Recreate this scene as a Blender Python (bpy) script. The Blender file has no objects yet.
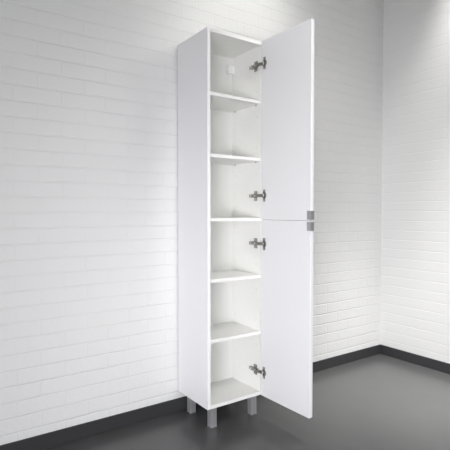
import bpy, bmesh, math
from mathutils import Vector, Matrix

S = bpy.context.scene
C = S.collection
PI = math.pi

# ------------------------------------------------------------------ camera
cam_data = bpy.data.cameras.new('camera')
cam_data.sensor_width = 36.0
cam_data.lens = 36.0 * 451.6 / 450.0
cam = bpy.data.objects.new('camera', cam_data)
C.objects.link(cam)
cam.location = (-1.210, -1.881, 1.099)
cam.rotation_euler = (PI / 2 - 0.0261, 0.0, -0.6087)
S.camera = cam

# ------------------------------------------------------------------ view
S.view_settings.view_transform = 'Standard'
S.view_settings.look = 'None'
S.view_settings.gamma = 1.0
S.view_settings.use_curve_mapping = False
S.view_settings.exposure = 0.06

# ------------------------------------------------------------------ world and lights
W = bpy.data.worlds.new('room_daylight')
S.world = W
W.use_nodes = True
bg = W.node_tree.nodes['Background']
bg.inputs[0].default_value = (0.97, 0.98, 1.0, 1)
bg.inputs[1].default_value = 0.01


def aim(o, target):
    o.rotation_euler = (Vector(target) - o.location).to_track_quat('-Z', 'Y').to_euler()


def area(name, loc, target, sx, sy, power, col, spread=180):
    l = bpy.data.lights.new(name, 'AREA')
    l.shape = 'RECTANGLE'
    l.size, l.size_y = sx, sy
    l.energy = power
    l.color = col
    l.spread = math.radians(spread)
    o = bpy.data.objects.new(name, l)
    C.objects.link(o)
    o.location = loc
    aim(o, target)
    return o


def spot(name, loc, target, power, angle, blend, col, r=0.05):
    l = bpy.data.lights.new(name, 'SPOT')
    l.energy = power
    l.spot_size = math.radians(angle)
    l.spot_blend = blend
    l.color = col
    l.shadow_soft_size = r
    o = bpy.data.objects.new(name, l)
    C.objects.link(o)
    o.location = loc
    aim(o, target)
    return o


COOL, WARM = (0.97, 0.97, 1.0), (1.0, 0.99, 0.95)
area('fill_left', (-2.5, -2.7, 0.6), (0.5, 0.0, 0.5), 1.4, 0.8, 48, COOL)  # broad fill added from the left, no lamp of the room
area('fill_left_narrow', (-2.7, -2.4, 0.6), (0.5, -0.1, 0.5), 1.2, 0.8, 6.4, COOL, 55)  # narrow unseen fill, added and aimed at the cabinet
area('fill_front_narrow', (-0.3, -3.4, 1.0), (0.3, 0.0, 0.8), 1.2, 0.8, 3.2, COOL, 70)  # frontal fill added to brighten the interior
area('fill_high', (-2.2, -3.2, 1.7), (0.4, 0.0, 1.4), 1.2, 0.8, 3, COOL, 80)  # extra fill added for the upper door and cabinet
spot('ceiling_spot_over_cabinet', (0.45, -0.25, 2.93), (0.40, 0.30, 2.45), 18, 90, 1.0, WARM)
spot('ceiling_spot_right_wall', (1.45, -0.62, 2.93), (1.82, -0.62, 2.1), 24, 90, 0.8, WARM)
spot('ceiling_spot_right_wall_high', (1.50, -0.45, 2.93), (1.82, -0.42, 2.42), 18, 80, 1.0, WARM)
spot('ceiling_spot_floor', (1.05, -0.65, 2.93), (1.15, -0.45, 0.0), 390, 52, 1.0, WARM, 0.3)
spot('ceiling_spot_corner_floor', (1.45, -0.55, 2.93), (1.45, -0.25, 0.0), 500, 44, 1.0, WARM, 0.3)
spot('fill_spot_front', (0.1, -1.3, 2.9), (0.15, 0.2, 0.3), 82, 40, 1.0, WARM, 0.25)  # added spot that brightens the cabinet's bottom panel from above
spot('fill_spot_door', (0.02, -0.85, 2.93), (0.36, -0.1, 1.75), 43, 40, 1.0, WARM, 0.1)  # added to lift the door and right inner panel, not a known downlight
spot('ceiling_spot_room', (1.3, -1.3, 2.9), (0.3, 0.3, 1.6), 70, 75, 1.0, WARM, 0.40)


# ------------------------------------------------------------------ materials
def new_mat(name):
    m = bpy.data.materials.new(name)
    m.use_nodes = True
    nt = m.node_tree
    return m, nt, nt.nodes['Principled BSDF']


def node(nt, kind, **kw):
    n = nt.nodes.new(kind)
    for k, v in kw.items():
        setattr(n, k, v)
    return n


def plain(name, col, rough=0.4, metal=0.0, spec=0.5, noise=0.0, scale=40.0, stretch=(1, 1, 1), bump=0.0):
    m, nt, b = new_mat(name)
    b.inputs['Base Color'].default_value = (*col, 1)
    b.inputs['Roughness'].default_value = rough
    b.inputs['Metallic'].default_value = metal
    b.inputs['Specular IOR Level'].default_value = spec
    if noise or bump:
        tc = node(nt, 'ShaderNodeTexCoord')
        mp = node(nt, 'ShaderNodeMapping')
        mp.inputs['Scale'].default_value = stretch
        nz = node(nt, 'ShaderNodeTexNoise')
        nz.inputs['Scale'].default_value = scale
        nz.inputs['Detail'].default_value = 4
        nt.links.new(tc.outputs['Object'], mp.inputs[0])
        nt.links.new(mp.outputs[0], nz.inputs['Vector'])
        if noise:
            r = node(nt, 'ShaderNodeValToRGB')
            r.color_ramp.elements[0].position = 0.3
            r.color_ramp.elements[1].position = 0.7
            r.color_ramp.elements[0].color = (*[c * (1 - noise) for c in col], 1)
            r.color_ramp.elements[1].color = (*[min(1, c * (1 + noise)) for c in col], 1)
            nt.links.new(nz.outputs['Fac'], r.inputs[0])
            nt.links.new(r.outputs[0], b.inputs['Base Color'])
        if bump:
            bp = node(nt, 'ShaderNodeBump')
            bp.inputs['Strength'].default_value = 0.5
            bp.inputs['Distance'].default_value = bump
            nt.links.new(nz.outputs['Fac'], bp.inputs['Height'])
            nt.links.new(bp.outputs[0], b.inputs['Normal'])
    return m


def brick_mat(name, axis, off_u, off_z, strength):
    """white painted brickwork, running bond, 213 x 71 mm"""
    m, nt, b = new_mat(name)
    tc = node(nt, 'ShaderNodeTexCoord')
    sep = node(nt, 'ShaderNodeSeparateXYZ')
    nt.links.new(tc.outputs['Object'], sep.inputs[0])
    comb = node(nt, 'ShaderNodeCombineXYZ')
    au = node(nt, 'ShaderNodeMath', operation='ADD')
    az = node(nt, 'ShaderNodeMath', operation='ADD')
    au.inputs[1].default_value = off_u
    az.inputs[1].default_value = off_z
    nt.links.new(sep.outputs[axis], au.inputs[0])
    nt.links.new(sep.outputs['Z'], az.inputs[0])
    nt.links.new(au.outputs[0], comb.inputs[0])
    nt.links.new(az.outputs[0], comb.inputs[1])
    # slightly wandering joints
    wob = node(nt, 'ShaderNodeTexNoise')
    wob.inputs['Scale'].default_value = 9
    nt.links.new(tc.outputs['Object'], wob.inputs['Vector'])
    sub = node(nt, 'ShaderNodeVectorMath', operation='SUBTRACT')
    sub.inputs[1].default_value = (0.5, 0.5, 0.5)
    nt.links.new(wob.outputs['Color'], sub.inputs[0])
    scl = node(nt, 'ShaderNodeVectorMath', operation='SCALE')
    scl.inputs['Scale'].default_value = 0.008
    nt.links.new(sub.outputs[0], scl.inputs[0])
    add = node(nt, 'ShaderNodeVectorMath', operation='ADD')
    nt.links.new(comb.outputs[0], add.inputs[0])
    nt.links.new(scl.outputs[0], add.inputs[1])
    br = node(nt, 'ShaderNodeTexBrick')
    br.offset = 0.5
    br.inputs['Scale'].default_value = 1.0
    br.inputs['Brick Width'].default_value = 0.213
    br.inputs['Row Height'].default_value = 0.071
    br.inputs['Mortar Size'].default_value = 0.0045
    br.inputs['Mortar Smooth'].default_value = 0.6
    br.inputs['Color1'].default_value = (0.81, 0.81, 0.802, 1)
    br.inputs['Color2'].default_value = (0.815, 0.815, 0.808, 1)
    br.inputs['Mortar'].default_value = (0.81, 0.81, 0.802, 1)
    nt.links.new(add.outputs[0], br.inputs['Vector'])
    nt.links.new(br.outputs['Color'], b.inputs['Base Color'])
    nz = node(nt, 'ShaderNodeTexNoise')
    nz.inputs['Scale'].default_value = 45
    nz.inputs['Detail'].default_value = 3
    nt.links.new(tc.outputs['Object'], nz.inputs['Vector'])
    # the bed joints are deeper than the upright joints, and both fade in places under the paint
    s2 = node(nt, 'ShaderNodeSeparateXYZ')
    nt.links.new(add.outputs[0], s2.inputs[0])
    pp = node(nt, 'ShaderNodeMath', operation='PINGPONG')
    pp.inputs[1].default_value = 0.0355
    nt.links.new(s2.outputs['Y'], pp.inputs[0])
    bed = node(nt, 'ShaderNodeMapRange', interpolation_type='SMOOTHSTEP')
    bed.inputs['From Min'].default_value = 0.0
    bed.inputs['From Max'].default_value = 0.0055
    bed.inputs['To Min'].default_value = 0.55
    bed.inputs['To Max'].default_value = 0.0
    nt.links.new(pp.outputs[0], bed.inputs['Value'])
    up = node(nt, 'ShaderNodeMath', operation='MULTIPLY_ADD')
    up.inputs[1].default_value = 0.40
    nt.links.new(br.outputs['Fac'], up.inputs[0])
    nt.links.new(bed.outputs[0], up.inputs[2])
    fade = node(nt, 'ShaderNodeTexNoise')
    fade.inputs['Scale'].default_value = 3.5
    fade.inputs['Detail'].default_value = 2
    nt.links.new(tc.outputs['Object'], fade.inputs['Vector'])
    fr = node(nt, 'ShaderNodeMapRange')
    fr.inputs['From Min'].default_value = 0.35
    fr.inputs['From Max'].default_value = 0.65
    fr.inputs['To Min'].default_value = -0.45
    fr.inputs['To Max'].default_value = -1.15
    nt.links.new(fade.outputs['Fac'], fr.inputs['Value'])
    h = node(nt, 'ShaderNodeMath', operation='MULTIPLY_ADD')
    nt.links.new(up.outputs[0], h.inputs[0])
    nt.links.new(fr.outputs[0], h.inputs[1])
    ns = node(nt, 'ShaderNodeMath', operation='MULTIPLY')
    ns.inputs[1].default_value = 0.35
    nt.links.new(nz.outputs['Fac'], ns.inputs[0])
    nt.links.new(ns.outputs[0], h.inputs[2])
    bp = node(nt, 'ShaderNodeBump')
    bp.inputs['Strength'].default_value = strength
    bp.inputs['Distance'].default_value = 0.006
    nt.links.new(h.outputs[0], bp.inputs['Height'])
    nt.links.new(bp.outputs[0], b.inputs['Normal'])
    b.inputs['Roughness'].default_value = 0.6
    b.inputs['Specular IOR Level'].default_value = 0.3
    return m


M_BRICK_B = brick_mat('white_painted_brick_back', 'X', 0.9355, -0.037, 0.5)
M_BRICK_R = brick_mat('white_painted_brick_right', 'Y', 0.05, -0.048, 0.3)
M_CEIL = plain('ceiling_paint', (0.5, 0.5, 0.49), 0.8)
M_FLOOR = plain('dark_grey_gloss_floor', (0.080, 0.080, 0.082), 0.26, 0, 0.42, noise=0.015, scale=8)
M_BASE = plain('dark_grey_baseboard', (0.042, 0.042, 0.045), 0.4, 0, 0.4)
M_OUT = plain('white_laminate', (0.845, 0.842, 0.862), 0.42, 0, 0.4, scale=160, stretch=(1, 1, 0.03), bump=0.0004)
M_IN = plain('white_woodgrain_interior', (0.86, 0.858, 0.838), 0.5, 0, 0.35, noise=0.012, scale=90, stretch=(0.08, 1, 1), bump=0.0003)
M_BACK = plain('white_hardboard_back', (0.80, 0.80, 0.777), 0.55, 0, 0.3)
M_EDGE = plain('white_edge_banding', (0.88, 0.88, 0.88), 0.4, 0, 0.4)
M_PLASTIC = plain('white_plastic', (0.86, 0.86, 0.86), 0.35)
M_HOLE = plain('pin_hole_shade_grey', (0.55, 0.55, 0.53), 0.5)
M_NICKEL = plain('nickel_plated_steel', (0.42, 0.41, 0.39), 0.28, 1.0)
M_BRIGHT = plain('bright_nickel', (0.72, 0.71, 0.69), 0.38, 1.0)
M_STEEL = plain('brushed_steel_handle', (0.52, 0.52, 0.53), 0.38, 0.9, noise=0.06, scale=300, stretch=(1, 1, 0.05))
M_ALU = plain('brushed_aluminium_leg', (0.62, 0.62, 0.64), 0.42, 0.75, noise=0.05, scale=300, stretch=(1, 1, 0.05))
M_GLIDE = plain('grey_plastic_glide', (0.30, 0.30, 0.31), 0.5)


# ------------------------------------------------------------------ mesh helpers
def box(bm, lo, hi, mi=0):
    lo, hi = Vector(lo), Vector(hi)
    r = bmesh.ops.create_cube(bm, size=1.0)
    c, d = (lo + hi) / 2, hi - lo
    for v in r['verts']:
        v.co = Vector((v.co.x * d.x, v.co.y * d.y, v.co.z * d.z)) + c
    for f in {f for v in r['verts'] for f in v.link_faces}:
        f.material_index = mi
    return r['verts']


def cyl(bm, p0, p1, r0, r1=None, n=20, mi=0):
    p0, p1 = Vector(p0), Vector(p1)
    d = p1 - p0
    q = Vector((0, 0, 1)).rotation_difference(d.normalized())
    mat = Matrix.Translation((p0 + p1) / 2) @ q.to_matrix().to_4x4()
    r = bmesh.ops.create_cone(bm, cap_ends=True, segments=n, radius1=r0,
                              radius2=r0 if r1 is None else r1, depth=d.length, matrix=mat)
    for f in {f for v in r['verts'] for f in v.link_faces}:
        f.material_index = mi
        if len(f.verts) == 4:
            f.smooth = True
    return r['verts']


def prism(bm, pts, axis, a, b, mi=0):
    """extrude a closed outline of 2D points along an axis from a to b"""
    def P(u, v, w):
        return {'x': (w, u, v), 'y': (u, w, v), 'z': (u, v, w)}[axis]
    va = [bm.verts.new(P(u, v, a)) for u, v in pts]
    vb = [bm.verts.new(P(u, v, b)) for u, v in pts]
    n = len(pts)
    fs = [bm.faces.new(va[::-1]), bm.faces.new(vb)]
    for i in range(n):
        fs.append(bm.faces.new((va[i], va[(i + 1) % n], vb[(i + 1) % n], vb[i])))
    for f in fs:
        f.material_index = mi
    bmesh.ops.recalc_face_normals(bm, faces=fs)


def obj(name, bm, mats, parent=None, bevel=0.0, seg=2):
    me = bpy.data.meshes.new(name)
    bm.to_mesh(me)
    bm.free()
    for m in (mats if isinstance(mats, (list, tuple)) else [mats]):
        me.materials.append(m)
    o = bpy.data.objects.new(name, me)
    C.objects.link(o)
    if parent:
        o.parent = parent
    if bevel:
        md = o.modifiers.new('bevel', 'BEVEL')
        md.width = bevel
        md.segments = seg
        md.limit_method = 'ANGLE'
        md.angle_limit = math.radians(40)
    return o


def one_box(name, lo, hi, mats, parent=None, bevel=0.0, seg=2):
    bm = bmesh.new()
    box(bm, lo, hi)
    return obj(name, bm, mats, parent, bevel, seg)


def struct(name, lo, hi, mat, label, cat, bevel=0.0):
    o = one_box(name, lo, hi, mat, None, bevel)
    o['kind'] = 'structure'
    o['label'] = label
    o['category'] = cat
    return o


# ------------------------------------------------------------------ the room
WY, WX = 0.308, 1.801         # faces of the two brick walls
CEIL = 2.95
struct('floor', (-4.2, -4.2, -0.1), (WX + 0.15, WY + 0.15, 0), M_FLOOR, 'glossy dark grey floor of the room', 'floor')
struct('wall_back', (-4.2, WY, 0), (WX + 0.15, WY + 0.15, CEIL), M_BRICK_B,
       'white painted brick wall behind the tall cabinet', 'wall')
struct('wall_right', (WX, -4.2, 0), (WX + 0.15, WY, CEIL), M_BRICK_R,
       'white painted brick wall right of the corner', 'wall')
struct('ceiling', (-4.2, -4.2, CEIL), (WX + 0.15, WY + 0.15, CEIL + 0.1), M_CEIL, 'plain white ceiling', 'ceiling')
struct('baseboard_back', (-4.2, 0.300, 0), (WX, WY, 0.0716), M_BASE,
       'dark grey baseboard along the brick wall behind the cabinet', 'baseboard', 0.0015)
struct('baseboard_right', (1.7925, -4.2, 0), (WX, 0.300, 0.0716), M_BASE,
       'dark grey baseboard along the right brick wall', 'baseboard', 0.0015)

# ------------------------------------------------------------------ the cabinet
XL, CW, CD, T = -0.0045, 0.352, 0.299, 0.018   # XL: outer face of the left side panel
ZB, ZT = 0.1138, 2.0114
cab = bpy.data.objects.new('tall_cabinet', None)
C.objects.link(cab)
cab.location = (0, 0, 0)
cab['label'] = 'tall narrow white cabinet with both doors open, standing against the brick wall'
cab['category'] = 'cabinet'

# left and right side panels; the right one carries grey discs imitating the shade inside open shelf-pin holes
bm = bmesh.new()
box(bm, (XL, 0, ZB), (XL + T, CD, ZT))
bm.faces.ensure_lookup_table()
for f in bm.faces:
    c = f.calc_center_median()
    f.material_index = 1 if c.y < 1e-5 else (2 if c.x > XL + T - 1e-5 else 0)
obj('side_panel', bm, [M_OUT, M_EDGE, M_IN], cab, 0.0008)
bm = bmesh.new()
box(bm, (CW - T, 0, ZB), (CW, CD, ZT))
SHELF_Z = [1.683, 1.378, 1.058, 0.751, 0.446]      # undersides
for zs in SHELF_Z:
    if abs(zs - 1.058) < 0.01:
        continue
    for dz in (-0.064, 0.072):
        for y in (0.037, 0.226):
            cyl(bm, (CW - T + 0.001, y, zs + dz), (CW - T - 0.0005, y, zs + dz), 0.0028, n=12, mi=1)
obj('side_panel', bm, [M_IN, M_HOLE], cab)
one_box('top_panel', (XL + T, 0.0005, ZT - T), (CW - T, CD, ZT), M_IN, cab, 0.0006)
one_box('bottom_panel', (XL + T, 0.0005, ZB), (CW - T, CD, ZB + T), M_IN, cab, 0.0006)
one_box('back_panel', (XL + T, 0.262, ZB + T), (CW - T, 0.266, ZT - T), M_BACK, cab)
for zs in SHELF_Z:
    fixed = abs(zs - 1.058) < 0.01
    sh = one_box('shelf', (XL + T + 0.0005, 0.001, zs), (CW - T - 0.0005, 0.2615, zs + 0.0165), M_IN, cab, 0.0008)
    if not fixed:
        for sx, x in ((1, XL + T + 0.0005), (-1, CW - T - 0.0005)):
            for y in (0.037, 0.226):
                bm = bmesh.new()
                cyl(bm, (x, y, zs - 0.003), (x + sx * 0.008, y, zs - 0.003), 0.0028, n=12)
                obj('shelf_pin', bm, M_NICKEL, sh)
# white plastic hanging bracket in the top back corner
bm = bmesh.new()
box(bm, (0.291, 0.236, 1.898), (CW - T - 0.0003, 0.2617, 1.946))
hb = obj('hanging_bracket', bm, M_PLASTIC, cab, 0.003)
for z in (1.910, 1.934):
    bm = bmesh.new()
    cyl(bm, (0.313, 0.2365, z), (0.313, 0.2355, z), 0.0028, n=14)
    obj('adjusting_screw', bm, M_PLASTIC, hb)

# doors, swung a little past square to the front; built in a frame whose origin is
# the hinge-side corner of the inner face: x = thickness, -y = width
DT, DW = 0.0205, 0.3555
DOOR_M = Matrix.Translation((0.3347, -0.004, 0)) @ Matrix.Rotation(math.radians(1.45), 4, 'Z')
DX0, DX1, DY0, DY1 = 0.0, DT, 0.0, -DW
ZGAP = 1.0635


def put(bm):
    bmesh.ops.transform(bm, matrix=DOOR_M, verts=bm.verts)
    return bm


def rounded(y0, y1, z0, z1, r, n=4):
    pts = []
    for cy, cz, a0 in ((y1 - r, z1 - r, 0), (y0 + r, z1 - r, 90), (y0 + r, z0 + r, 180), (y1 - r, z0 + r, 270)):
        for k in range(n + 1):
            a = math.radians(a0 + 90 * k / n)
            pts.append((cy + r * math.cos(a), cz + r * math.sin(a)))
    return pts


for z0, z1, hz0, hz1 in ((ZGAP + 0.0015, ZT, 1.069, 1.111), (ZB, ZGAP - 0.0015, 1.015, 1.0575)):
    bm = bmesh.new()
    prism(bm, rounded(DY1, DY0, z0, z1, 0.006), 'x', DX0, DX1)
    d = obj('door', put(bm), M_OUT, cab, 0.002, 3)
    # edge pull: a folded plate that clips round the free edge of the door
    bm = bmesh.new()
    e, th = DY1 - 0.0003, 0.0022
    prism(bm, [(DX0 - 0.0002, -0.334), (DX0 - 0.0002, e), (DX1 + 0.0002, e), (DX1 + 0.0002, -0.341),
               (DX1 + th, -0.341), (DX1 + th, e - th), (DX0 - th, e - th), (DX0 - th, -0.334)],
          'z', hz0, hz1)
    hd = obj('handle', put(bm), M_STEEL, d, 0.0006)
    hd['label'] = 'brushed steel edge pull'


def hinge(z):
    px = CW - T                      # inner face of the side panel
    # mounting plate: a cross lying on the side panel, with two screws
    bm = bmesh.new()
    box(bm, (px - 0.0030, 0.016, z - 0.009), (px - 0.0002, 0.080, z + 0.009))
    box(bm, (px - 0.0042, 0.026, z - 0.027), (px - 0.0002, 0.052, z + 0.027))
    root = obj('hinge', bm, M_NICKEL, cab, 0.001)
    root['label'] = 'nickel concealed hinge'
    for dz in (-0.019, 0.019):
        bm = bmesh.new()
        cyl(bm, (px - 0.0040, 0.039, z + dz), (px - 0.0060, 0.039, z + dz), 0.0052, 0.0044, n=16)
        obj('screw', bm, M_STEEL, root)
    # arm: channel over the plate, stepping out to the cup
    bm = bmesh.new()
    pts = [(0.084, px - 0.004), (0.084, px - 0.013), (0.046, px - 0.016), (0.016, px - 0.017), (-0.004, px - 0.012),
           (-0.014, px - 0.006), (-0.027, px - 0.001), (-0.027, px + 0.001), (-0.012, px - 0.001),
           (0.002, px - 0.008), (0.014, px - 0.012), (0.040, px - 0.004)]
    prism(bm, [(x, y) for y, x in pts], 'z', z - 0.0080, z + 0.0080)
    obj('arm', bm, M_NICKEL, root, 0.001)
    for y in (0.066, 0.030):
        bm = bmesh.new()
        x = px - 0.0135 - (0.084 - y) * 0.08
        cyl(bm, (x + 0.002, y, z), (x - 0.003, y, z), 0.0042, n=16)
        obj('adjusting_screw', bm, M_BRIGHT, root)
    # cup with its two-eared flange let into the door
    bm = bmesh.new()
    yc = -0.0262
    cyl(bm, (-0.0026, yc, z), (0.0005, yc, z), 0.0170, n=36)
    box(bm, (-0.0026, yc - 0.0085, z - 0.032), (-0.0001, yc + 0.0085, z + 0.032))
    obj('cup', put(bm), M_NICKEL, root, 0.0006)
    bm = bmesh.new()
    cyl(bm, (-0.0050, yc + 0.004, z - 0.009), (-0.0050, yc + 0.004, z + 0.009), 0.0030, n=14)
    obj('pivot_pin', put(bm), M_BRIGHT, root)
    for dz in (-0.0245, 0.0245):
        bm = bmesh.new()
        cyl(bm, (-0.0024, yc, z + dz), (-0.0044, yc, z + dz), 0.0044, 0.0036, n=14)
        obj('screw', put(bm), M_STEEL, root)


for z in (1.890, 1.193, 0.935, 0.243):
    hinge(z)

# four square legs
LI, LS = 0.0278, 0.0353
for x in (LI + 0.006, CW - LI - LS + 0.007):
    for y in (LI, CD - LI - LS):
        bm = bmesh.new()
        box(bm, (x, y, 0.006), (x + LS, y + LS, ZB - 0.0035))
        box(bm, (x - 0.008, y - 0.008, ZB - 0.0035), (x + LS + 0.008, y + LS + 0.008, ZB - 0.0003))
        lg = obj('leg', bm, M_ALU, cab, 0.0015)
        lg['label'] = 'square brushed aluminium leg'
        one_box('glide', (x - 0.0006, y - 0.0006, 0.0), (x + LS + 0.0006, y + LS + 0.0006, 0.006), M_GLIDE, lg, 0.001)
